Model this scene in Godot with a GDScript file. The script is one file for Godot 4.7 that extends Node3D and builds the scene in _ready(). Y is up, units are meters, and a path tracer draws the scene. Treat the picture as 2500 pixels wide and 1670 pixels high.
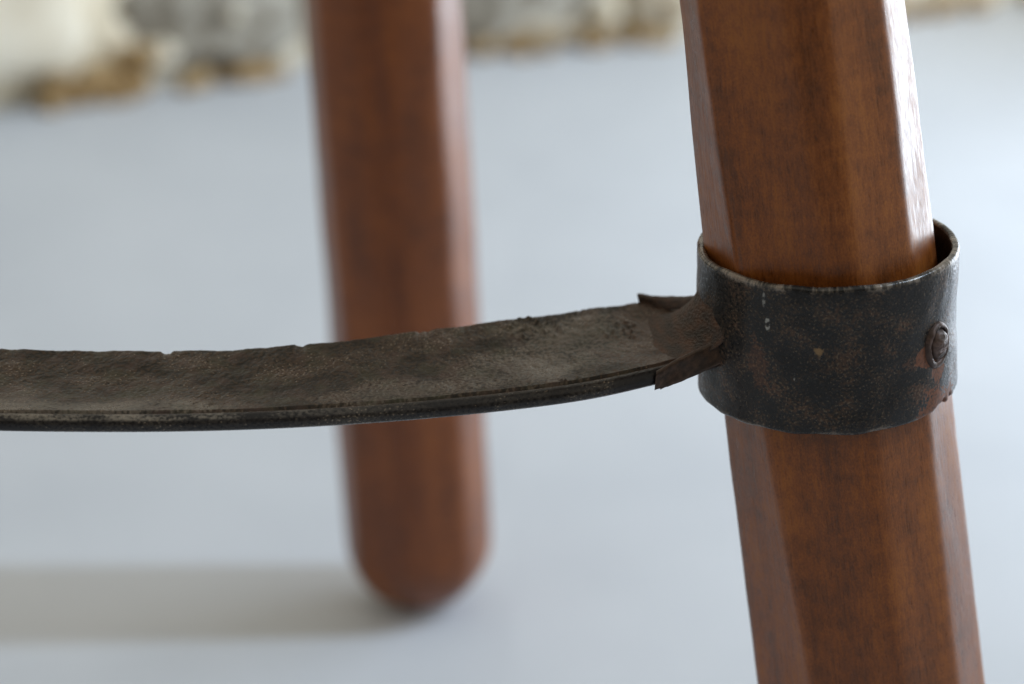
extends Node3D

var rng := RandomNumberGenerator.new()


func _ready() -> void:
	rng.seed = 7
	# ---------------------------------------------------------------- camera, sky, sun, exposure
	var attributes := CameraAttributesPhysical.new()
	attributes.frustum_focal_length = 153.6
	attributes.exposure_aperture = 17.5
	attributes.frustum_focus_distance = 0.463
	attributes.frustum_near = 0.02
	attributes.frustum_far = 200.0
	var camera := Camera3D.new()
	camera.name = "camera"
	camera.attributes = attributes
	camera.fov = 13.0
	camera.near = 0.02
	camera.far = 200.0
	camera.position = Vector3(0, 0.3668, 0)
	camera.rotation_degrees = Vector3(-25, 0, 0)
	add_child(camera)
	camera.current = true

	var sky_look := ProceduralSkyMaterial.new()
	sky_look.sky_top_color = Color(0.79, 0.77, 0.71)
	sky_look.sky_horizon_color = Color(1.0, 0.975, 0.925)
	sky_look.sky_curve = 0.25
	sky_look.ground_bottom_color = Color(0.5, 0.5, 0.48)
	sky_look.ground_horizon_color = Color(0.8, 0.8, 0.78)
	sky_look.sun_angle_max = 0.0
	sky_look.energy_multiplier = 0.63
	var sky := Sky.new()
	sky.sky_material = sky_look
	var environment := Environment.new()
	environment.background_mode = Environment.BG_SKY
	environment.sky = sky
	environment.tonemap_mode = Environment.TONE_MAPPER_LINEAR
	environment.tonemap_exposure = 1.56
	environment.sdfgi_enabled = true
	environment.ssao_enabled = true
	environment.ssil_enabled = true
	var world := WorldEnvironment.new()
	world.name = "world"
	world.environment = environment
	add_child(world)

	# the tall window on the right that gives the main light
	var daylight := AreaLight3D.new()
	daylight.name = "daylight"
	daylight.light_color = Color(0.82, 0.90, 0.98)
	daylight.light_energy = 1.5
	daylight.area_size = Vector2(0.10, 0.72)
	daylight.area_range = 12.0
	daylight.area_attenuation = 2.0
	daylight.shadow_enabled = true
	daylight.position = Vector3(1.185, 1.45, -0.67)
	daylight.rotation.y = deg_to_rad(90.0)
	add_child(daylight)

	# light of the low window, added for the glare on the right facet
	var added_sidelight := AreaLight3D.new()
	added_sidelight.name = "added_sidelight"
	added_sidelight.light_color = Color(0.92, 0.96, 1.0)
	added_sidelight.light_energy = 0.10
	added_sidelight.area_size = Vector2(0.30, 0.23)
	added_sidelight.area_range = 12.0
	added_sidelight.area_attenuation = 2.0
	added_sidelight.shadow_enabled = true
	added_sidelight.position = Vector3(0.391, 0.12, -0.846)
	added_sidelight.rotation.y = deg_to_rad(108.0)
	add_child(added_sidelight)

	# ---------------------------------------------------------------- materials
	var wood := wood_material()
	var collar_iron := collar_material()
	var strap_iron := strap_material()
	var rust_iron := plain_material("rusty_iron", patch_image(256, 256, 31, [Color(0.022, 0.016, 0.013), Color(0.045, 0.024, 0.015), Color(0.085, 0.036, 0.017)], 0.02, 0.25), 0.62, 0.15)
	rust_iron.heightmap_enabled = true
	rust_iron.heightmap_texture = grain_texture(256, 5, 0.09)
	rust_iron.heightmap_scale = 0.02

	# ---------------------------------------------------------------- setting: floor and wall
	build_floor()
	build_wall()
	build_dark_wall()
	build_window(Vector3(1.22, 0, -0.67), deg_to_rad(90), Vector2(0.10, 0.72), 1.09, "narrow tall window with a white frame outside the picture on the right")
	build_window(Vector3(0.42, 0, -0.855), deg_to_rad(-72), Vector2(0.30, 0.23), 0.005, "broad low window in a white frame, unseen behind on the right, added for the glare on the leg")

	# ---------------------------------------------------------------- the stool
	build_stool(wood, collar_iron, strap_iron, rust_iron)


# ==================================================================== helpers
func put(called: String, mesh: Mesh, material: Material, parent: Node) -> MeshInstance3D:
	var o := MeshInstance3D.new()
	o.name = called
	o.mesh = mesh
	o.material_override = material
	parent.add_child(o, true)
	return o


func put_surface(called: String, mesh: ArrayMesh, material: Material, parent: Node) -> MeshInstance3D:
	mesh.surface_set_material(0, material)
	var o := MeshInstance3D.new()
	o.name = called
	o.mesh = mesh
	parent.add_child(o, true)
	return o


func describe(o: Node, label: String, category: String, group := "") -> void:
	o.set_meta("label", label)
	o.set_meta("category", category)
	if group:
		o.set_meta("group", group)


# a sheet of rows x columns points; closed bodies come out with their faces outwards
func sheet(points: PackedVector3Array, uvs: PackedVector2Array, rows: int, columns: int, outwards := true) -> ArrayMesh:
	var volume := 0.0
	var index := PackedInt32Array()
	for i in rows - 1:
		for j in columns - 1:
			var a := i * columns + j
			for t in [[a, a + 1, a + columns], [a + 1, a + columns + 1, a + columns]]:
				index.append_array(PackedInt32Array(t))
				volume += points[t[0]].dot(points[t[1]].cross(points[t[2]]))
	# clockwise front faces: the signed volume of an outward body is negative in that order
	if outwards and volume > 0.0:
		for k in range(0, index.size(), 3):
			var keep := index[k]
			index[k] = index[k + 1]
			index[k + 1] = keep
	var st := SurfaceTool.new()
	st.begin(Mesh.PRIMITIVE_TRIANGLES)
	for k in index:
		st.set_smooth_group(0)
		st.set_uv(uvs[k])
		st.add_vertex(points[k])
	st.generate_normals()
	st.index()
	return st.commit()


func noise(seed_number: int, frequency: float, octaves := 4, kind := FastNoiseLite.TYPE_SIMPLEX_SMOOTH) -> FastNoiseLite:
	var n := FastNoiseLite.new()
	n.seed = seed_number
	n.noise_type = kind
	n.frequency = frequency
	n.fractal_type = FastNoiseLite.FRACTAL_FBM if octaves > 1 else FastNoiseLite.FRACTAL_NONE
	n.fractal_octaves = octaves
	return n


func encode(c: float) -> int:
	return int(clampf(pow(maxf(c, 0.0), 1.0 / 2.2), 0.0, 1.0) * 255.0)


# linear colours in a float array -> an sRGB texture
func texture_of(w: int, h: int, colors: PackedColorArray) -> ImageTexture:
	var bytes := PackedByteArray()
	bytes.resize(w * h * 3)
	for i in w * h:
		var c := colors[i]
		bytes[i * 3] = encode(c.r)
		bytes[i * 3 + 1] = encode(c.g)
		bytes[i * 3 + 2] = encode(c.b)
	return ImageTexture.create_from_image(Image.create_from_data(w, h, false, Image.FORMAT_RGB8, bytes))


func grey_texture(w: int, h: int, values: PackedFloat32Array) -> ImageTexture:
	var bytes := PackedByteArray()
	bytes.resize(w * h * 3)
	for i in w * h:
		var v := int(clampf(values[i], 0.0, 1.0) * 255.0)
		bytes[i * 3] = v
		bytes[i * 3 + 1] = v
		bytes[i * 3 + 2] = v
	return ImageTexture.create_from_image(Image.create_from_data(w, h, false, Image.FORMAT_RGB8, bytes))


func grain_texture(side: int, seed_number: int, frequency: float) -> ImageTexture:
	var n := noise(seed_number, frequency, 3)
	var values := PackedFloat32Array()
	values.resize(side * side)
	for y in side:
		for x in side:
			values[y * side + x] = 0.5 + 0.5 * n.get_noise_2d(x, y)
	return grey_texture(side, side, values)


# three tones in patches, with a finer speckle over them
func patch_image(w: int, h: int, seed_number: int, tones: Array, frequency: float, speckle: float, spread := 0.75) -> ImageTexture:
	var broad := noise(seed_number, frequency, 4)
	var fine := noise(seed_number + 1, 0.35, 2)
	var colors := PackedColorArray()
	colors.resize(w * h)
	for y in h:
		for x in w:
			var t := clampf(0.5 + spread * broad.get_noise_2d(x, y), 0.0, 0.999) * 2.0
			var c: Color = tones[int(t)].lerp(tones[int(t) + 1], t - int(t))
			colors[y * w + x] = c * (1.0 + speckle * fine.get_noise_2d(x, y) * 1.6)
	return texture_of(w, h, colors)


func plain_material(called: String, texture: Texture2D, rough: float, metal := 0.0) -> StandardMaterial3D:
	var m := StandardMaterial3D.new()
	m.resource_name = called
	m.albedo_texture = texture
	m.roughness = rough
	m.metallic = metal
	return m


# ==================================================================== materials
func wood_material() -> StandardMaterial3D:
	var w := 1024
	var h := 2048
	var broad := noise(11, 0.008, 4)
	var streak := noise(12, 0.012, 4)
	var fine := noise(13, 0.10, 3)
	var pores := noise(14, 0.16, 2)
	var ripple := noise(15, 0.02, 3)
	var grit := noise(16, 0.28, 2)
	var fibre := noise(17, 0.20, 3)
	var colors := PackedColorArray()
	colors.resize(w * h)
	var heights := PackedFloat32Array()
	heights.resize(w * h)
	var gloss := PackedFloat32Array()
	gloss.resize(w * h)
	var dark := Color(0.100, 0.026, 0.0035)
	var middle := Color(0.205, 0.054, 0.0062)
	var warm := Color(0.300, 0.094, 0.010)
	for y in h:
		for x in w:
			# two blends of the same noise so that the pattern closes round the leg
			var share := float(x) / w
			var xs := x * 1.0
			var a := broad.get_noise_2d(xs, y * 0.45) * (1.0 - share) + broad.get_noise_2d(xs - w, y * 0.45) * share
			var b := streak.get_noise_2d(xs * 1.6, y * 0.10) * (1.0 - share) + streak.get_noise_2d((xs - w) * 1.6, y * 0.10) * share
			var c := fine.get_noise_2d(xs, y * 0.35)
			var p := pores.get_noise_2d(xs * 1.3, y * 0.22)
			var r := ripple.get_noise_2d(xs * 0.5 + 300.0, y * 1.5)
			var fib := fibre.get_noise_2d(xs * 1.5, y * 0.05)
			var g := grit.get_noise_2d(xs * 1.2, y * 0.7)
			var t := clampf(0.47 + 0.55 * a + 0.45 * b + 0.28 * c + 0.20 * r + 0.36 * g + 0.20 * fib, 0.0, 0.999) * 2.0
			var color := dark.lerp(middle, t) if t < 1.0 else middle.lerp(warm, t - 1.0)
			var pore := smoothstep(0.46, 0.75, p)
			color = color * (1.0 - 0.30 * pore)
			var k := y * w + x
			colors[k] = color
			heights[k] = 0.62 + 0.12 * c + 0.14 * fib + 0.10 * b - 0.25 * pore
			gloss[k] = 0.40 + 0.10 * a + 0.12 * c + 0.22 * fib + 0.15 * pore
	var m := StandardMaterial3D.new()
	m.resource_name = "oiled_wood"
	m.albedo_texture = texture_of(w, h, colors)
	m.roughness = 1.0
	m.roughness_texture = grey_texture(w, h, gloss)
	m.metallic_specular = 0.42
	m.clearcoat_enabled = true
	m.clearcoat = 0.25
	m.clearcoat_roughness = 0.38
	m.heightmap_enabled = true
	m.heightmap_texture = grey_texture(w, h, heights)
	m.heightmap_scale = 0.008
	return m


func blot(x: float, y: float, cx: float, cy: float, rx: float, ry: float) -> float:
	return 1.0 - sqrt(pow((x - cx) / rx, 2.0) + pow((y - cy) / ry, 2.0))


# u runs round the collar from the back (0.5 is the camera's side), v from the top rim down the outside and up the inside
func collar_material() -> StandardMaterial3D:
	var w := 1536
	var h := 512
	var broad := noise(21, 0.012, 4)
	var fine := noise(22, 0.10, 3)
	var specks := noise(23, 0.16, 2)
	var colors := PackedColorArray()
	colors.resize(w * h)
	var heights := PackedFloat32Array()
	heights.resize(w * h)
	var gloss := PackedFloat32Array()
	gloss.resize(w * h)
	var rust := Color(0.15, 0.062, 0.036)
	var black := Color(0.013, 0.013, 0.015)
	var brown := Color(0.055, 0.036, 0.025)
	for y in h:
		for x in w:
			var turn := (float(x) / w - 0.5) * 360.0      # degrees, 0 = front, + = right
			var down := float(y) / h / 0.56                # 0 top rim .. 1 bottom rim of the outside
			var a := broad.get_noise_2d(x, y)
			var f := fine.get_noise_2d(x, y)
			var s := smoothstep(0.30, 0.62, specks.get_noise_2d(x, y) + 0.25 * a)
			var c := black.lerp(brown, clampf(0.14 + 0.9 * a + 1.0 * f, 0.0, 1.0))
			c = c.lerp(Color(0.17, 0.13, 0.09), 0.6 * s)
			# worn rim and lower edge
			var edge := smoothstep(0.040, 0.0, absf(down) - 0.02 * a - 0.008 * f) + 0.45 * smoothstep(0.035, 0.0, absf(down - 1.0) - 0.03 * a)
			c = c.lerp(Color(0.24, 0.215, 0.19), clampf(edge * (0.42 + 0.8 * f + 1.3 * a), 0.0, 0.85))
			# bare rusty places: round the rivet, at the torn lower edge, below the rivet, by the bracket
			var wob := 0.9 * a + 0.35 * f
			var bare := smoothstep(0.0, 0.10, blot(turn, down, 44.0, 0.57, 8.0, 0.085) + wob * 0.5)
			bare = maxf(bare, smoothstep(0.0, 0.10, blot(turn, down, 51.5, 0.69, 5.0, 0.12) + wob * 0.5))
			bare = maxf(bare, smoothstep(0.0, 0.14, blot(turn, down, 53.0, 0.96, 14.0, 0.13) + wob))
			bare = maxf(bare, 0.28 * smoothstep(0.0, 0.5, blot(turn, down, -36.0, 0.55, 6.0, 0.35) + wob * 1.4 - 0.2))
			bare = maxf(bare, 0.35 * 0.6 * smoothstep(0.0, 0.5, blot(turn, down, 36.0, 0.62, 20.0, 0.4) + wob * 2.0 - 0.6))
			bare = maxf(bare, 0.12 * smoothstep(0.2, 0.5, a + 0.6 * f - 0.08))
			c = c.lerp(rust * (1.0 + 0.8 * f), bare)
			# two pale chips, a tan spot and a scratch
			var chip := maxf(smoothstep(0.0, 0.3, blot(turn, down, -31.5, 0.26, 1.4, 0.055)), 0.7 * smoothstep(0.0, 0.3, blot(turn, down, -33.5, 0.10, 0.9, 0.06)))
			chip = maxf(chip, smoothstep(0.0, 0.3, blot(turn, down, -19.5, 0.60, 0.4, 0.03)))
			c = c.lerp(Color(0.30, 0.30, 0.29), chip * clampf(0.6 + 2.2 * f, 0.0, 1.0))
			c = c.lerp(Color(0.22, 0.14, 0.07), smoothstep(0.0, 0.5, blot(turn, down, -9.0, 0.42, 2.4, 0.035) + 0.4 * f))
			var k := y * w + x
			colors[k] = c
			heights[k] = 0.5 + 0.18 * f + 0.2 * a - 0.22 * bare + 0.12 * s
			gloss[k] = 0.36 + 0.2 * f + 0.22 * bare - 0.12 * clampf(edge, 0.0, 1.0)
	var m := plain_material("blackened_iron", texture_of(w, h, colors), 1.0, 0.45)
	m.roughness_texture = grey_texture(w, h, gloss)
	m.heightmap_enabled = true
	m.heightmap_texture = grey_texture(w, h, heights)
	m.heightmap_scale = 0.010
	return m


# u along the strap, v round its section
func strap_material() -> StandardMaterial3D:
	var w := 2048
	var h := 512
	var broad := noise(41, 0.010, 4)
	var fine := noise(42, 0.115, 4)
	var specks := noise(43, 0.20, 1)
	var pits := noise(44, 0.05, 3)
	var colors := PackedColorArray()
	colors.resize(w * h)
	var heights := PackedFloat32Array()
	heights.resize(w * h)
	var gloss := PackedFloat32Array()
	gloss.resize(w * h)
	for y in h:
		for x in w:
			var a := broad.get_noise_2d(x * 0.7, y)
			var f := fine.get_noise_2d(x, y)
			var s := smoothstep(0.72, 0.9, specks.get_noise_2d(x, y) + 0.45 * a)
			var p := smoothstep(0.22, 0.5, pits.get_noise_2d(x, y))
			var c := Color(0.009, 0.0065, 0.0045).lerp(Color(0.060, 0.037, 0.022), clampf(0.42 + 1.2 * a + 1.9 * f, 0.0, 1.0))
			var green := clampf(pits.get_noise_2d(x * 0.3 + 900.0, y * 0.3), 0.0, 1.0)
			c = c.lerp(Color(0.050, 0.047, 0.026), green)
			c = c.lerp(Color(0.080, 0.046, 0.036), clampf(0.9 * pits.get_noise_2d(x * 0.4 - 500.0, y * 0.4), 0.0, 0.7))
			# grey wear with sheen painted into the colour: along the front of the middle and on the face near the collar
			var along := float(x) / w * 0.21 - 0.14
			var deep := float(y) / h / 0.46
			var place := maxf(blot(along, deep, -0.064, 0.84, 0.022, 0.16), maxf(blot(along, deep, 0.010, 0.30, 0.014, 0.34), maxf(blot(along, deep, -0.015, 0.76, 0.016, 0.22), blot(along, deep, 0.003, 0.62, 0.014, 0.35))))
			var wear_and_sheen := smoothstep(0.0, 0.8, place + 0.9 * f + 0.5 * a) if deep < 0.94 else 0.0
			c = c.lerp(Color(0.165, 0.150, 0.130), wear_and_sheen * 0.5)
			var rusty := smoothstep(0.0, 0.7, blot(along, deep, 0.0265, 0.45, 0.013, 0.9) + 0.9 * a + 0.6 * f)
			c = c.lerp(Color(0.055, 0.029, 0.018) * (1.0 + 0.9 * f), rusty * 0.85)
			if deep > 0.985:  # front edge: shaded side painted dark, highlight along its left part painted pale
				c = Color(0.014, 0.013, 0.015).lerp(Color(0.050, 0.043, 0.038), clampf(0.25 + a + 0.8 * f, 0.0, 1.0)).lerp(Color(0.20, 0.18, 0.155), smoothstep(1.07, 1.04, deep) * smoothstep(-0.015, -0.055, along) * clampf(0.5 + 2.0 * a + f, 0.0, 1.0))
			c = c.lerp(Color(0.28, 0.23, 0.18), s * 0.8)
			var k := y * w + x
			colors[k] = c
			heights[k] = (0.5 + 0.26 * f + 0.18 * a + 0.22 * s - 0.16 * p) if deep < 1.0 else 0.5 + 0.08 * f
			gloss[k] = 0.44 + 0.22 * f - 0.14 * a - 0.08 * wear_and_sheen - 0.12 * s - (0.12 if deep > 1.0 else 0.0)
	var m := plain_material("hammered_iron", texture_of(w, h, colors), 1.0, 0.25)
	m.metallic_specular = 0.4
	m.roughness_texture = grey_texture(w, h, gloss)
	m.heightmap_enabled = true
	m.heightmap_texture = grey_texture(w, h, heights)
	m.heightmap_scale = 0.018
	return m


# ==================================================================== setting
func build_floor() -> void:
	var m := plain_material("pale_grey_floor", patch_image(512, 512, 51, [Color(0.545, 0.582, 0.640), Color(0.57, 0.607, 0.664), Color(0.595, 0.631, 0.688)], 0.010, 0.02), 0.55)
	m.uv1_triplanar = true
	m.uv1_world_triplanar = true
	m.uv1_scale = Vector3(2.2, 2.2, 2.2)
	var plane := PlaneMesh.new()
	plane.size = Vector2(60, 60)
	var o := put("floor", plane, m, self)
	o.set_meta("kind", "structure")


# unseen brown wall, added behind the camera to darken what the leg fronts mirror
func build_dark_wall() -> void:
	var m := plain_material("warm_stone", patch_image(256, 256, 55, [Color(0.10, 0.08, 0.055), Color(0.17, 0.135, 0.095), Color(0.24, 0.20, 0.145)], 0.02, 0.1), 0.9)
	m.uv1_triplanar = true
	m.uv1_scale = Vector3(1.5, 1.5, 1.5)
	var box := BoxMesh.new()
	box.size = Vector3(4.2, 1.5, 0.3)
	var dark_wall := put("added_dark_wall", box, m, self)
	dark_wall.position = Vector3(0, 0.74, 1.35)
	describe(dark_wall, "added dark brown wall, unseen behind the camera, dimming the reflections in the legs", "wall")


# unseen windows on the right: tall for the main light, low one added for facet glare
func build_window(where: Vector3, turn: float, size: Vector2, low: float, label: String) -> void:
	var window := Node3D.new()
	window.name = "window"
	window.position = where
	window.rotation.y = turn
	add_child(window, true)
	describe(window, label, "window", "windows on the right")
	var paint := StandardMaterial3D.new()
	paint.resource_name = "white_paint"
	paint.albedo_color = Color(0.86, 0.86, 0.84)
	paint.roughness = 0.5
	var glow := StandardMaterial3D.new()
	glow.resource_name = "window_daylight"
	glow.albedo_color = Color(0.1, 0.1, 0.1)
	glow.emission_enabled = true
	glow.emission = Color(0.92, 0.96, 1.0)
	glow.emission_energy_multiplier = 2.0
	var pane := BoxMesh.new()
	pane.size = Vector3(size.x, size.y, 0.02)
	var glass := put("window_pane", pane, glow, window)
	glass.position = Vector3(0, low + size.y * 0.5, 0)
	var tall := low + size.y + 0.02
	for q in [[Vector3(0.05, tall, 0.06), Vector3(size.x * 0.5 + 0.025, tall * 0.5, 0)], [Vector3(0.05, tall, 0.06), Vector3(-size.x * 0.5 - 0.025, tall * 0.5, 0)], [Vector3(size.x, low, 0.06), Vector3(0, low * 0.5, 0)], [Vector3(size.x, 0.02, 0.06), Vector3(0, tall - 0.01, 0)]]:
		var bar := BoxMesh.new()
		bar.size = q[0]
		var o := put("frame", bar, paint, window)
		o.position = q[1]


# the wall is not quite straight: it falls back a little along its middle
func bow(s: float) -> float:
	return -0.012 * exp(-pow((s - 0.12) / 0.10, 2.0))


# a lumpy rounded block: a box pushed towards an ellipsoid, with rough faces
func lump(size: Vector3, square: float, rough: float, seed_number: int, rows := 26, columns := 44) -> ArrayMesh:
	var coarse := noise(seed_number, 0.9 / maxf(size.x, size.y) , 4)
	var points := PackedVector3Array()
	var uvs := PackedVector2Array()
	for i in rows:
		var up := (float(i) / (rows - 1) - 0.5) * PI
		for j in columns:
			var round_ := float(j % (columns - 1)) / (columns - 1) * TAU
			var d := Vector3(cos(up) * sin(round_), sin(up), cos(up) * cos(round_))
			var reach := pow(pow(absf(d.x), square) + pow(absf(d.y), square) + pow(absf(d.z), square), -1.0 / square)
			var p := d * reach * size * 0.5
			p += d * rough * coarse.get_noise_3d(p.x * 3.0, p.y * 3.0, p.z * 3.0) * 2.0
			points.append(p)
			uvs.append(Vector2(float(j) / (columns - 1) * 2.0, float(i) / (rows - 1)))
	return sheet(points, uvs, rows, columns)


func build_wall() -> void:
	var wall := Node3D.new()
	wall.name = "stone_wall"
	wall.position = Vector3(-0.1764, 0, -0.9775)
	wall.rotation.y = deg_to_rad(18.2)
	add_child(wall)
	describe(wall, "low rubble stone wall in cream lime mortar behind the wooden legs", "wall")

	var lime := plain_material("cream_lime", patch_image(512, 512, 61, [Color(0.68, 0.59, 0.44), Color(0.80, 0.73, 0.58), Color(0.86, 0.81, 0.69)], 0.012, 0.05), 0.9)
	var grey := plain_material("grey_stone", patch_image(512, 512, 62, [Color(0.15, 0.125, 0.09), Color(0.30, 0.275, 0.225), Color(0.50, 0.475, 0.415)], 0.013, 0.10, 1.5), 0.9)
	var tan_look := plain_material("tan_stone", patch_image(512, 512, 63, [Color(0.20, 0.145, 0.08), Color(0.36, 0.295, 0.205), Color(0.52, 0.46, 0.36)], 0.012, 0.10, 1.4), 0.9)
	var pale := plain_material("pale_stone", patch_image(256, 256, 64, [Color(0.66, 0.58, 0.44), Color(0.80, 0.73, 0.59), Color(0.86, 0.82, 0.71)], 0.012, 0.06), 0.9)
	var earth := plain_material("brown_earth", patch_image(256, 256, 65, [Color(0.22, 0.13, 0.05), Color(0.38, 0.25, 0.11), Color(0.55, 0.42, 0.24)], 0.03, 0.2), 0.95)
	for m in [lime, grey, tan_look, pale, earth]:
		m.uv1_triplanar = true
		m.uv1_scale = Vector3(9, 9, 9)

	# the lime body: a lumpy slab 0.16 deep and 0.25 high, its face at local z = 0
	var face := noise(71, 14.0, 4)
	var points := PackedVector3Array()
	var uvs := PackedVector2Array()
	var long := 240
	var section: Array[Vector2] = []      # (height, depth) round the slab
	for k in 46:
		section.append(Vector2(-0.004 + 0.244 * k / 45.0, 0.0))
	section.append(Vector2(0.248, -0.015))
	for k in 7:
		section.append(Vector2(0.250, -0.03 - 0.02 * k))
	section.append(Vector2(-0.004, -0.16))
	section.append(section[0])
	for i in long + 2:
		var s := -0.75 + 1.25 * clampf(float(i - 1) / (long - 1), 0.0, 1.0)
		for q in section:
			var out := bow(s) + face.get_noise_3d(s, q.x, q.y) * 0.007 + 0.004 * face.get_noise_3d(s * 4.0, q.x * 4.0, 3.0)
			var p := Vector3(s, q.x, q.y + (out if q.y > -0.1 else 0.0))
			if i == 0 or i == long + 1:
				p = Vector3(s, 0.12, -0.08)
			points.append(p)
			uvs.append(Vector2(s, q.x))
	put("mortar", sheet(points, uvs, long + 2, section.size()), lime, wall)

	# stones that show in the photograph: [along, height, size, tone, squareness, turn]
	var seen := [
		[-0.030, 0.052, Vector3(0.120, 0.078, 0.05), pale, 5.0, 2.0],
		[0.0755, 0.0205, Vector3(0.070, 0.038, 0.022), grey, 3.2, -4.0],
		[0.0560, 0.0125, Vector3(0.015, 0.011, 0.026), pale, 2.4, 10.0],
		[0.0835, 0.0250, Vector3(0.007, 0.006, 0.030), pale, 2.4, 30.0],
		[0.1330, 0.0260, Vector3(0.044, 0.042, 0.022), tan_look, 3.2, 5.0],
		[0.1930, 0.0190, Vector3(0.066, 0.042, 0.024), grey, 3.4, 3.0],
		[0.2020, 0.0060, Vector3(0.044, 0.012, 0.028), tan_look, 2.8, -3.0],
		[0.2215, 0.0120, Vector3(0.011, 0.009, 0.032), pale, 2.4, 0.0],
		[0.2430, 0.0120, Vector3(0.024, 0.024, 0.022), tan_look, 3.0, 8.0],
		[0.3150, 0.0300, Vector3(0.105, 0.056, 0.03), pale, 4.5, -2.0],
	]
	var n := 100
	for q in seen:
		var o := put("stone", lump(q[2], q[4], 0.0022, n), q[3], wall)
		o.position = Vector3(q[0], q[1], bow(q[0]) - 0.005)
		o.rotation_degrees.z = q[5]
		n += 1
	# the rest of the courses, mostly outside the frame
	var tones := [grey, tan_look, pale, grey]
	for row in 5:
		var s := -0.70 + 0.03 * row
		while s < 0.44:
			var wide := rng.randf_range(0.06, 0.13)
			var high := rng.randf_range(0.052, 0.074)
			var y := 0.115 + 0.078 * row if row < 4 else 0.04
			var here := s + wide * 0.5
			s += wide + 0.016
			if y > 0.22 or (row == 4 and here > -0.16 and here < 0.45):
				continue
			var o := put("stone", lump(Vector3(wide, high, 0.035), 3.6, 0.003, n, 16, 28), tones[rng.randi() % 4], wall)
			o.position = Vector3(here, y + rng.randf_range(-0.005, 0.005), bow(here) - 0.004)
			o.rotation_degrees.z = rng.randf_range(-5, 5)
			n += 1

	# crumbs of brown earth along the foot of the wall
	var st := SurfaceTool.new()
	st.begin(Mesh.PRIMITIVE_TRIANGLES)
	var bits := [lump(Vector3(0.006, 0.0045, 0.006), 2.4, 0.0006, 301, 9, 13), lump(Vector3(0.004, 0.003, 0.004), 2.2, 0.0005, 302, 9, 13), lump(Vector3(0.009, 0.006, 0.006), 2.6, 0.001, 303, 9, 13)]
	for k in 150:
		var where := rng.randf()
		var s := 0.014 + 0.026 * where if k < 48 else (rng.randf_range(0.036, 0.052) if k < 70 else rng.randf_range(0.06, 0.45))
		var most := 0.0075 if k < 48 else (0.014 if k < 70 else 0.003)
		var high := rng.randf() * most
		var t := Transform3D(Basis.from_euler(Vector3(rng.randf() * 3, rng.randf() * 6, rng.randf() * 3)), Vector3(s, high + 0.001, bow(s) + 0.005 + rng.randf_range(-0.002, 0.003) + (0.003 if high < 0.003 else 0.0)))
		st.append_from(bits[rng.randi() % 3], 0, t)
	var crumbs := put("earth", st.commit(), earth, wall)
	crumbs.set_meta("kind", "stuff")


# ==================================================================== the stool
# a leg along a straight axis: at(y) gives the axis point, thickness(y) half its width
func leg_mesh(foot: Vector3, slope: Vector2, top: float, half: Array, facets: Array, twist: float, crisp: float, seed_number: int) -> ArrayMesh:
	var axis := Vector3(slope.x, 1.0, slope.y).normalized()
	var front := (Vector3.BACK - axis * axis.z).normalized()
	var side := axis.cross(front)
	var dents := noise(seed_number, 22.0, 3)
	var around := 168
	var points := PackedVector3Array()
	var uvs := PackedVector2Array()
	var stations: Array[float] = []
	for k in 28:
		stations.append(0.0172 * (1.0 - cos(PI * 0.5 * k / 27.0)))
	var y := stations[-1]
	while y < top:
		y += 0.0011
		stations.append(y)
	for k in stations.size():
		y = stations[k]
		var r := 0.0
		for q in half.size() - 1:
			if y >= half[q].x and (y < half[q + 1].x or q == half.size() - 2):
				r = lerpf(half[q].y, half[q + 1].y, clampf((y - half[q].x) / (half[q + 1].x - half[q].x), 0.0, 1.0))
		var fall := clampf(1.0 - y / 0.0172, 0.0, 1.0)
		var end := pow(maxf(1.0 - pow(fall, 2.05), 0.0), 0.5)
		var center := foot + Vector3(slope.x, 1.0, slope.y) * y
		for j in around + 1:
			var turn := float(j % around) / around * TAU
			var total := 0.0
			var sharp := lerpf(10.0, crisp, clampf(y / 0.03, 0.0, 1.0))
			for q in facets.size():
				var c := cos(turn + PI - deg_to_rad(facets[q].x + twist * (clampf(y, 0.09, 0.22) - 0.14) * facets[q].z))
				if c > 0.05:
					total += pow(c / (facets[q].y * (1.0 + 0.012 * dents.get_noise_2d(y * 1.1, q * 7.0))), sharp)
			var reach := pow(total, -1.0 / sharp) * r * end
			var d := front * -cos(turn) + side * -sin(turn)
			d = front * cos(turn + PI) + side * sin(turn + PI)
			var p := center + d * reach
			p += d * dents.get_noise_3d(p.x * 1.3, p.y * 0.5, p.z * 1.3) * 0.00035 * end
			points.append(p)
			uvs.append(Vector2(float(j) / around, 1.0 - y / 0.226 + seed_number * 0.37))
	# close the upper end
	for j in around + 1:
		points.append(foot + Vector3(slope.x, 1.0, slope.y) * stations[-1])
		uvs.append(Vector2(float(j) / around, 0.0))
	return sheet(points, uvs, stations.size() + 1, around + 1)


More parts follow.
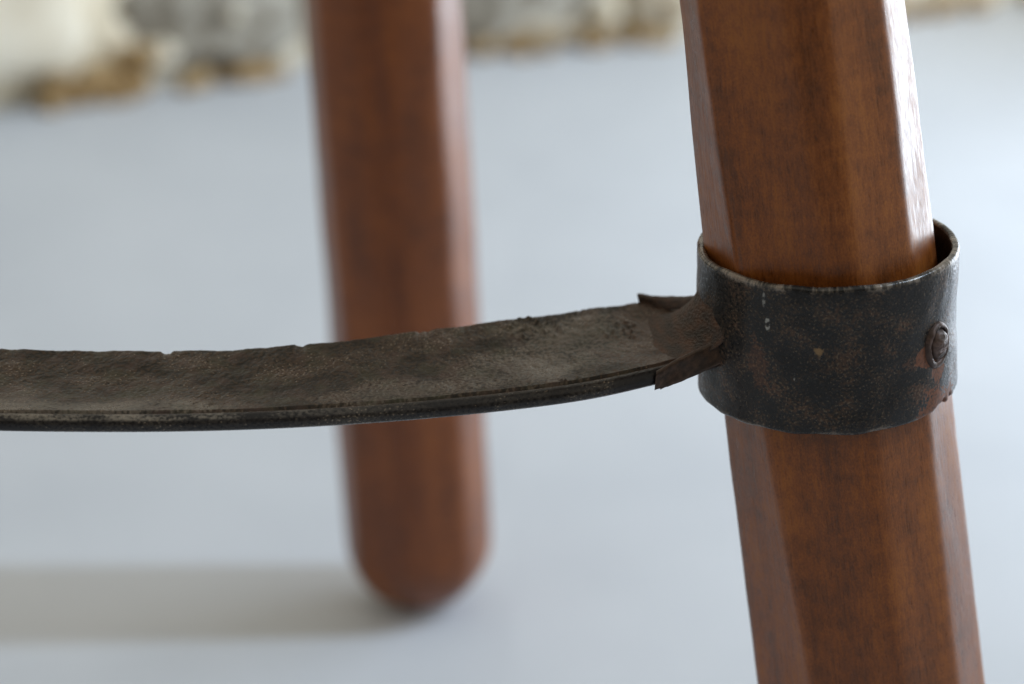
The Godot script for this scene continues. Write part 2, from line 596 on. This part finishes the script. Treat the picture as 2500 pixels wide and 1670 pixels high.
# the band round a leg: outer wall, rounded rims and inner wall, slightly out of round, its lower edge torn on the right
func collar_mesh(radius: float, tall: float, thick: float, torn: bool, seed_number: int) -> ArrayMesh:
	var dents := noise(seed_number, 60.0, 3)
	var fray := noise(seed_number + 1, 500.0, 2)
	var section: Array[Vector3] = []        # (outwards, height, v)
	for k in 37:
		var t := k / 36.0
		section.append(Vector3(0.0, tall * 0.5 - 0.0006 - t * (tall - 0.0012), 0.56 * (0.02 + 0.96 * t)))
	for k in range(1, 8):
		var t := k / 8.0 * PI
		section.append(Vector3(-thick * 0.5 + thick * 0.5 * cos(t), -tall * 0.5 + 0.0006 - 0.0006 * sin(t), 0.56 + 0.02 * k / 8.0))
	for k in 13:
		var t := k / 12.0
		section.append(Vector3(-thick, -tall * 0.5 + 0.0006 + t * (tall - 0.0012), 0.60 + 0.36 * t))
	for k in range(1, 8):
		var t := k / 8.0 * PI
		section.append(Vector3(-thick * 0.5 - thick * 0.5 * cos(t), tall * 0.5 - 0.0006 + 0.0006 * sin(t), 1.0 + 0.0112 * k / 8.0))
	section.append(Vector3(0.0, tall * 0.5 - 0.0006, 1.0112))
	var around := 360
	var points := PackedVector3Array()
	var uvs := PackedVector2Array()
	for q in section:
		for j in around + 1:
			var turn := (float(j % around) / around - 0.5) * TAU
			var d := Vector3(sin(turn), 0, cos(turn))
			var r := radius + q.x
			r += dents.get_noise_3d(d.x * 0.02, q.y, d.z * 0.02) * 0.0004
			var y := q.y
			if torn:
				var low := clampf(-q.y / (tall * 0.5), 0.0, 1.0)
				var bite := smoothstep(deg_to_rad(40), deg_to_rad(60), turn) * smoothstep(deg_to_rad(100), deg_to_rad(78), turn)
				y += low * low * bite * (0.0010 + 0.0011 * fray.get_noise_2d(turn * 0.02, 0.0))
				y += low * low * low * 0.00015 * fray.get_noise_2d(turn * 0.006 + 5.0, 2.0)
			y += 0.00025 * dents.get_noise_2d(sin(turn) * 0.02, cos(turn) * 0.02) * signf(q.y)
			points.append(d * r + Vector3(0, y, 0))
			uvs.append(Vector2(float(j) / around, q.z))
	return sheet(points, uvs, section.size(), around + 1)


func catmull(knots: Array, t: float) -> Vector3:
	var last := knots.size() - 1
	var k := clampi(int(t), 0, last - 1)
	var a: Vector3 = knots[maxi(k - 1, 0)]
	var d: Vector3 = knots[mini(k + 2, last)]
	return (knots[k] as Vector3).cubic_interpolate(knots[k + 1], a, d, t - k)


const MIDDLE := -0.0615


func strap_mesh() -> ArrayMesh:
	# back and front edges of the strap's upper face, from the middle of the footrest to the collar
	var back := [Vector3(-0.0615, 0, -0.4292), Vector3(-0.0395, 0, -0.4300), Vector3(-0.0164, 0, -0.4359), Vector3(0.0033, 0, -0.4422), Vector3(0.0208, 0, -0.4475), Vector3(0.0285, 0, -0.4470)]
	var fore := [Vector3(-0.0600, 0, -0.4053), Vector3(-0.0365, 0, -0.4064), Vector3(-0.0130, 0, -0.4098), Vector3(0.0085, 0, -0.4152), Vector3(0.0215, 0, -0.4212), Vector3(0.0290, 0, -0.4262)]
	var both_back := []
	var both_fore := []
	for k in range(5, 0, -1):
		both_back.append(Vector3(2 * MIDDLE - back[k].x, 0, back[k].z))
		both_fore.append(Vector3(2 * MIDDLE - 0.0015 - fore[k].x, 0, fore[k].z))
	both_back.append_array(back)
	both_fore.append_array(fore)
	# section: across 0 (back) .. 1 (front), height over the strap's plane
	var section: Array[Vector2] = []
	section.append(Vector2(0.010, -0.0024))
	section.append(Vector2(-0.004, -0.0016))
	section.append(Vector2(-0.006, -0.0002))
	for k in 67:
		var u := 0.004 + 0.90 * k / 66.0
		section.append(Vector2(u, 0.0003 - 0.0011 * sin(PI * clampf(u / 0.92, 0.0, 1.0))))
	# the small groove, then the rolled front edge
	section.append(Vector2(0.920, -0.0003))
	for k in 15:
		var t := PI * 0.66 - k / 14.0 * PI * 1.14
		section.append(Vector2(0.958 + 0.052 * cos(t) , -0.0012 + 0.0014 * sin(t)))
	section.append(Vector2(0.93, -0.0026))
	section.append(Vector2(0.5, -0.0028))
	section.append(Vector2(0.010, -0.0024))
	var chips := noise(81, 130.0, 3)
	var dents := noise(82, 75.0, 3)
	var fine := noise(83, 520.0, 3)
	var crumbs := noise(84, 620.0, 2)
	var steps := 900
	var points := PackedVector3Array()
	var uvs := PackedVector2Array()
	for i in steps + 1:
		var t := 10.0 * i / steps
		var b := catmull(both_back, t)
		var f := catmull(both_fore, t)
		for k in section.size():
			var q := section[k]
			var p := b.lerp(f, q.x)
			p.y = 0.165 + q.y
			var near_back := clampf(1.0 - q.x / 0.16, 0.0, 1.0)
			var cross := (f - b).normalized()
			# hammered nicks along the back edge and dents on the face
			var nick := 0.45 * chips.get_noise_2d(p.x * 0.5, 3.0) - 0.4 * smoothstep(0.27, 0.6, chips.get_noise_2d(p.x * 1.5, 40.0))
			p += cross * near_back * maxf(nick, -0.2) * 0.0014
			p.y += (dents.get_noise_2d(p.x, p.z) * 0.00034 + fine.get_noise_2d(p.x, p.z) * 0.00007) * clampf((0.93 - q.x) * 9.0, 0.0, 1.0)
			# burrs and slag crumbs left by the hammer, mostly near the back edge on the right
			if q.y > -0.002 and q.x < 0.9:
				var burr := smoothstep(0.22, 0.5, crumbs.get_noise_2d(p.x, p.z))
				var spot := maxf(blot(p.x, p.z, 0.004, -0.4385, 0.006, 0.0045), maxf(blot(p.x, p.z, 0.0175, -0.4385, 0.004, 0.004), 0.8 * blot(p.x, p.z, 0.010, -0.4185, 0.003, 0.002)))
				p.y += burr * smoothstep(0.0, 0.35, spot) * 0.00032 + burr * 0.00005
			p.y -= near_back * near_back * maxf(-nick, 0.0) * 0.0012
			points.append(p)
			var v := q.x * 0.46
			if k < 3:
				v = -0.03 + 0.01 * k
			elif k >= 71:
				v = 0.44 + 0.12 * minf((k - 71) / 14.0, 1.0) + 0.04 * maxf(k - 85, 0.0)
			uvs.append(Vector2((p.x + 0.14) / 0.21, v))
	# close both ends
	var columns := section.size()
	var all := PackedVector3Array()
	var all_uvs := PackedVector2Array()
	for e in [0, 1]:
		var middle := Vector3.ZERO
		for k in columns:
			middle += points[(steps * columns if e else 0) + k] / columns
		var cap := PackedVector3Array()
		cap.resize(columns)
		cap.fill(middle)
		var cap_uvs := PackedVector2Array()
		cap_uvs.resize(columns)
		cap_uvs.fill(Vector2.ZERO)
		if e == 0:
			all = cap + points
			all_uvs = cap_uvs + uvs
		else:
			all += cap
			all_uvs += cap_uvs
	return sheet(all, all_uvs, steps + 3, columns)


# a plate between two edges (lists of points), with a thickness
func plate(low: Array, high: Array, thick: Vector3, seed_number: int) -> ArrayMesh:
	var rag := noise(seed_number, 420.0, 2)
	var points := PackedVector3Array()
	var uvs := PackedVector2Array()
	var steps := 40
	var across := 8
	for i in steps + 3:
		var t := clampf((i - 1.0) / steps, 0.0, 1.0)
		var a := catmull(low, t * (low.size() - 1))
		var b := catmull(high, t * (high.size() - 1))
		var ring: Array[Vector3] = []
		for k in across + 1:
			ring.append(a.lerp(b, float(k) / across))
		# rounded upper edge
		ring.append(b + thick * 0.15 + (b - a).normalized() * 0.00022)
		ring.append(b + thick * 0.5 + (b - a).normalized() * 0.0003)
		ring.append(b + thick * 0.85 + (b - a).normalized() * 0.00022)
		for k in across + 1:
			ring.append(b.lerp(a, float(k) / across) + thick)
		ring.append(ring[0])
		var middle := (a + b + thick) * 0.5
		for k in ring.size():
			var p := ring[k]
			p.y += rag.get_noise_2d(p.x, p.z) * 0.00010
			p += thick * 0.25 * rag.get_noise_3d(p.x * 0.5, p.y * 0.5, 9.0)
			points.append(middle if i == 0 or i == steps + 2 else p)
			uvs.append(Vector2(t * 1.2, float(k) / ring.size()))
	return sheet(points, uvs, steps + 3, across * 2 + 6)


# the forged neck that fans out from the trough onto the collar
func neck_mesh() -> ArrayMesh:
	var turns := [-97.0, -86.0, -75.0, -64.0, -56.0, -53.0, -55.0, -61.0]
	var heights := [0.1730, 0.1757, 0.1764, 0.1758, 0.1744, 0.1724, 0.1705, 0.1690]
	var rag := noise(91, 160.0, 3)
	var steps := 40
	var across := 36
	var points := PackedVector3Array()
	var uvs := PackedVector2Array()
	for i in steps + 3:
		var t := clampf((i - 1.0) / steps, 0.0, 1.0)
		var ring: Array[Vector3] = []
		for side in [0, 1]:
			for k in across + 1:
				var u := float(k) / across if side == 0 else 1.0 - float(k) / across
				var q := u * (turns.size() - 1)
				var at := mini(int(q), turns.size() - 2)
				var turn := deg_to_rad(lerpf(turns[at], turns[at + 1], q - at))
				var end := Vector3(0.0499 + 0.0203 * sin(turn), lerpf(heights[at], heights[at + 1], q - at), -0.4333 + 0.0203 * cos(turn))
				var start := Vector3(lerpf(0.0205, 0.0232, u), 0.1639, lerpf(-0.4462, -0.4222, u))
				if side == 1:
					start.y -= 0.0022
					end.y -= lerpf(0.0030, 0.0026, u) + 0.0035 * sin(PI * u)
				var bend := start.lerp(end, 0.72)
				bend.y = start.y + 0.0020 + 0.0012 * u
				var p := start.lerp(bend, t).lerp(bend.lerp(end, t), t)
				p.y += rag.get_noise_3d(p.x, 0.0 if side == 0 else 4.0, p.z) * 0.0005 * t
				ring.append(p)
		ring.append(ring[0])
		var middle := (ring[across / 2] + ring[across + 1 + across / 2]) * 0.5
		for k in ring.size():
			points.append(middle if i == 0 or i == steps + 2 else ring[k])
			uvs.append(Vector2(t * 0.9, float(k) / ring.size() * 2.0))
	return sheet(points, uvs, steps + 3, across * 2 + 3)


func rivet_mesh() -> ArrayMesh:
	var rag := noise(95, 260.0, 3)
	var points := PackedVector3Array()
	var uvs := PackedVector2Array()
	var rings := 60
	var around := 64
	for i in rings:
		var t := float(i) / (rings - 1)
		for j in around + 1:
			var turn := float(j % around) / around * TAU
			# from the rim inwards: a low hammered washer, a groove, then the domed pin set a little high
			var r := 0.0037 * (1.0 - t)
			var out := 0.0
			if t < 0.12:
				out = -0.0005 + 0.0010 * sin(t / 0.12 * PI * 0.5)
			elif t < 0.30:
				out = 0.0005 + 0.00012 * sin((t - 0.12) / 0.18 * PI)
			elif t < 0.40:
				out = 0.0005 - 0.0005 * sin((t - 0.30) / 0.10 * PI)
			else:
				out = 0.0005 + 0.0010 * sqrt(maxf(1.0 - pow((1.0 - t) / 0.6, 2.0), 0.0))
			var p := Vector3(cos(turn) * r * 0.86, sin(turn) * r * (1.0 if sin(turn) > 0.0 else 1.18) + 0.0004 * t, out)
			if t > 0.4:
				p.z -= 0.0006 * smoothstep(0.0005, 0.00015, absf(p.y + 0.0006 - p.x * 0.2)) * smoothstep(0.0016, 0.0, absf(p.x))
				p.y *= 0.92
			p += Vector3(0, 0, 1) * (rag.get_noise_2d(p.x, p.y) * 0.0002 + rag.get_noise_2d(p.x * 3.0, p.y * 3.0) * 0.00012)
			points.append(p)
			uvs.append(Vector2(0.5 + p.x * 40.0, 0.5 + p.y * 40.0))
	return sheet(points, uvs, rings, around + 1)


func build_stool(wood: Material, collar_iron: Material, strap_iron: Material, rust_iron: Material) -> void:
	var stool := Node3D.new()
	stool.name = "tripod_stool"
	add_child(stool)
	describe(stool, "brown wooden tripod stool with faceted legs joined by a curved blackened iron footrest", "stool")

	# facets: (direction of the face in degrees from the camera's side, its distance, how much it turns with height)
	var right_facets := [Vector3(-61, 0.99, -1.7), Vector3(-14, 0.985, -1.6), Vector3(10, 1.05, -0.5), Vector3(34, 0.99, 0.35), Vector3(64.5, 0.972, 0.3), Vector3(106, 0.98, 0), Vector3(163, 1, 0), Vector3(208, 1, 0), Vector3(254, 1, 0)]
	var half_right := [Vector2(0, 0.0178), Vector2(0.11, 0.0176), Vector2(0.183, 0.01735), Vector2(0.218, 0.0167), Vector2(0.42, 0.0150)]
	var right_slope := Vector2(-0.150, -0.10)
	var right_foot := Vector3(0.0504, 0, -0.4335) - Vector3(right_slope.x, 0, right_slope.y) * 0.1675
	var leg := put_surface("leg", leg_mesh(right_foot, right_slope, 0.42, half_right, right_facets, 110.0, 70.0, 1), wood, stool)
	leg.set_meta("label", "sharp front leg passing through the iron collar")

	# the rear leg is a darker piece of the same wood
	var darker_wood: StandardMaterial3D = wood.duplicate()
	darker_wood.resource_name = "darker_oiled_wood"
	darker_wood.albedo_color = Color(0.95, 0.91, 0.82)
	var rear_facets := [Vector3(-72, 1.0, 0), Vector3(-28, 1.0, 0), Vector3(-3, 1.05, 0), Vector3(22, 0.985, 0), Vector3(66, 0.98, 0), Vector3(107, 0.99, 0), Vector3(152, 1, 0), Vector3(197, 1, 0), Vector3(242, 1, 0)]
	var half_rear := [Vector2(0, 0.0171), Vector2(0.066, 0.0172), Vector2(0.153, 0.0170), Vector2(0.42, 0.0156)]
	leg = put_surface("leg", leg_mesh(Vector3(-0.0216, 0, -0.6377), Vector2(-0.046, 0.0), 0.42, half_rear, rear_facets, 0.0, 22.0, 2), darker_wood, stool)
	leg.set_meta("label", "blurred rear leg with a rounded foot standing on the floor")

	var left_foot := Vector3(2 * MIDDLE - right_foot.x, 0, right_foot.z)
	put_surface("leg", leg_mesh(left_foot, Vector2(0.150, -0.10), 0.42, half_right, right_facets, 0.0, 46.0, 3), wood, stool)

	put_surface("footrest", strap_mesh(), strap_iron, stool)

	var band := collar_mesh(0.0205, 0.0241, 0.0013, true, 61)
	var neck := neck_mesh()
	var front_lip := plate(
		[Vector3(0.0222, 0.1622, -0.4209), Vector3(0.0270, 0.1636, -0.4217), Vector3(0.0345, 0.1672, -0.4222)],
		[Vector3(0.0224, 0.1648, -0.4211), Vector3(0.0270, 0.1672, -0.4222), Vector3(0.0340, 0.1702, -0.4232)], Vector3(0.0001, 0.0001, -0.0009), 97)
	var back_lip := plate(
		[Vector3(0.0212, 0.1630, -0.4476), Vector3(0.0250, 0.1648, -0.4455), Vector3(0.0312, 0.1685, -0.4390)],
		[Vector3(0.0205, 0.1660, -0.4481), Vector3(0.0250, 0.1664, -0.4460), Vector3(0.0312, 0.1695, -0.4395)], Vector3(0.0002, 0.0001, -0.0009), 98)
	var rivet := rivet_mesh()
	var rivet_iron := plain_material("worn_rivet_iron", patch_image(128, 128, 33, [Color(0.030, 0.019, 0.016), Color(0.075, 0.046, 0.038), Color(0.14, 0.095, 0.085)], 0.05, 0.35), 0.46, 0.45)
	var lip_iron := plain_material("bent_iron", patch_image(128, 128, 34, [Color(0.022, 0.015, 0.012), Color(0.050, 0.030, 0.022), Color(0.090, 0.052, 0.036)], 0.05, 0.3), 0.40, 0.5)
	for s in [1, -1]:
		var center := Vector3(0.0499 if s == 1 else 2 * MIDDLE - 0.0499, 0.1697, -0.4333)
		var collar := put_surface("collar", band, collar_iron, stool)
		collar.position = center
		collar.rotation = Vector3(deg_to_rad(-3.0), 0, deg_to_rad(2.0 * s))
		collar.set_meta("label", "chipped black iron collar riveted round the leg")
		var turn := deg_to_rad(50.5)
		var head := put_surface("rivet", rivet, rivet_iron, collar)
		head.position = Vector3(sin(turn) * 0.0204, -0.0004, cos(turn) * 0.0204)
		head.rotation.y = turn
		# the left end of the footrest is the mirror image of the right end
		var mirror := Transform3D(Basis.from_scale(Vector3(s, 1, 1)), Vector3(0.0 if s == 1 else 2 * MIDDLE, 0, 0))
		for piece in [[neck, "bracket"], [front_lip, "lip"], [back_lip, "lip"]]:
			var o := put_surface(piece[1], piece[0] if s == 1 else mirrored(piece[0], mirror), rust_iron if piece[1] == "bracket" else lip_iron, stool if piece[1] == "bracket" else stool.get_child(stool.get_child_count() - 1))
			if piece[1] == "bracket":
				o.set_meta("label", "rust brown forged bracket holding the footrest end")


func mirrored(mesh: ArrayMesh, how: Transform3D) -> ArrayMesh:
	var data := MeshDataTool.new()
	data.create_from_surface(mesh, 0)
	var st := SurfaceTool.new()
	st.begin(Mesh.PRIMITIVE_TRIANGLES)
	for f in data.get_face_count():
		for k in [0, 2, 1]:
			var v := data.get_face_vertex(f, k)
			st.set_smooth_group(0)
			st.set_uv(data.get_vertex_uv(v))
			st.add_vertex(how * data.get_vertex(v))
	st.generate_normals()
	st.index()
	return st.commit()
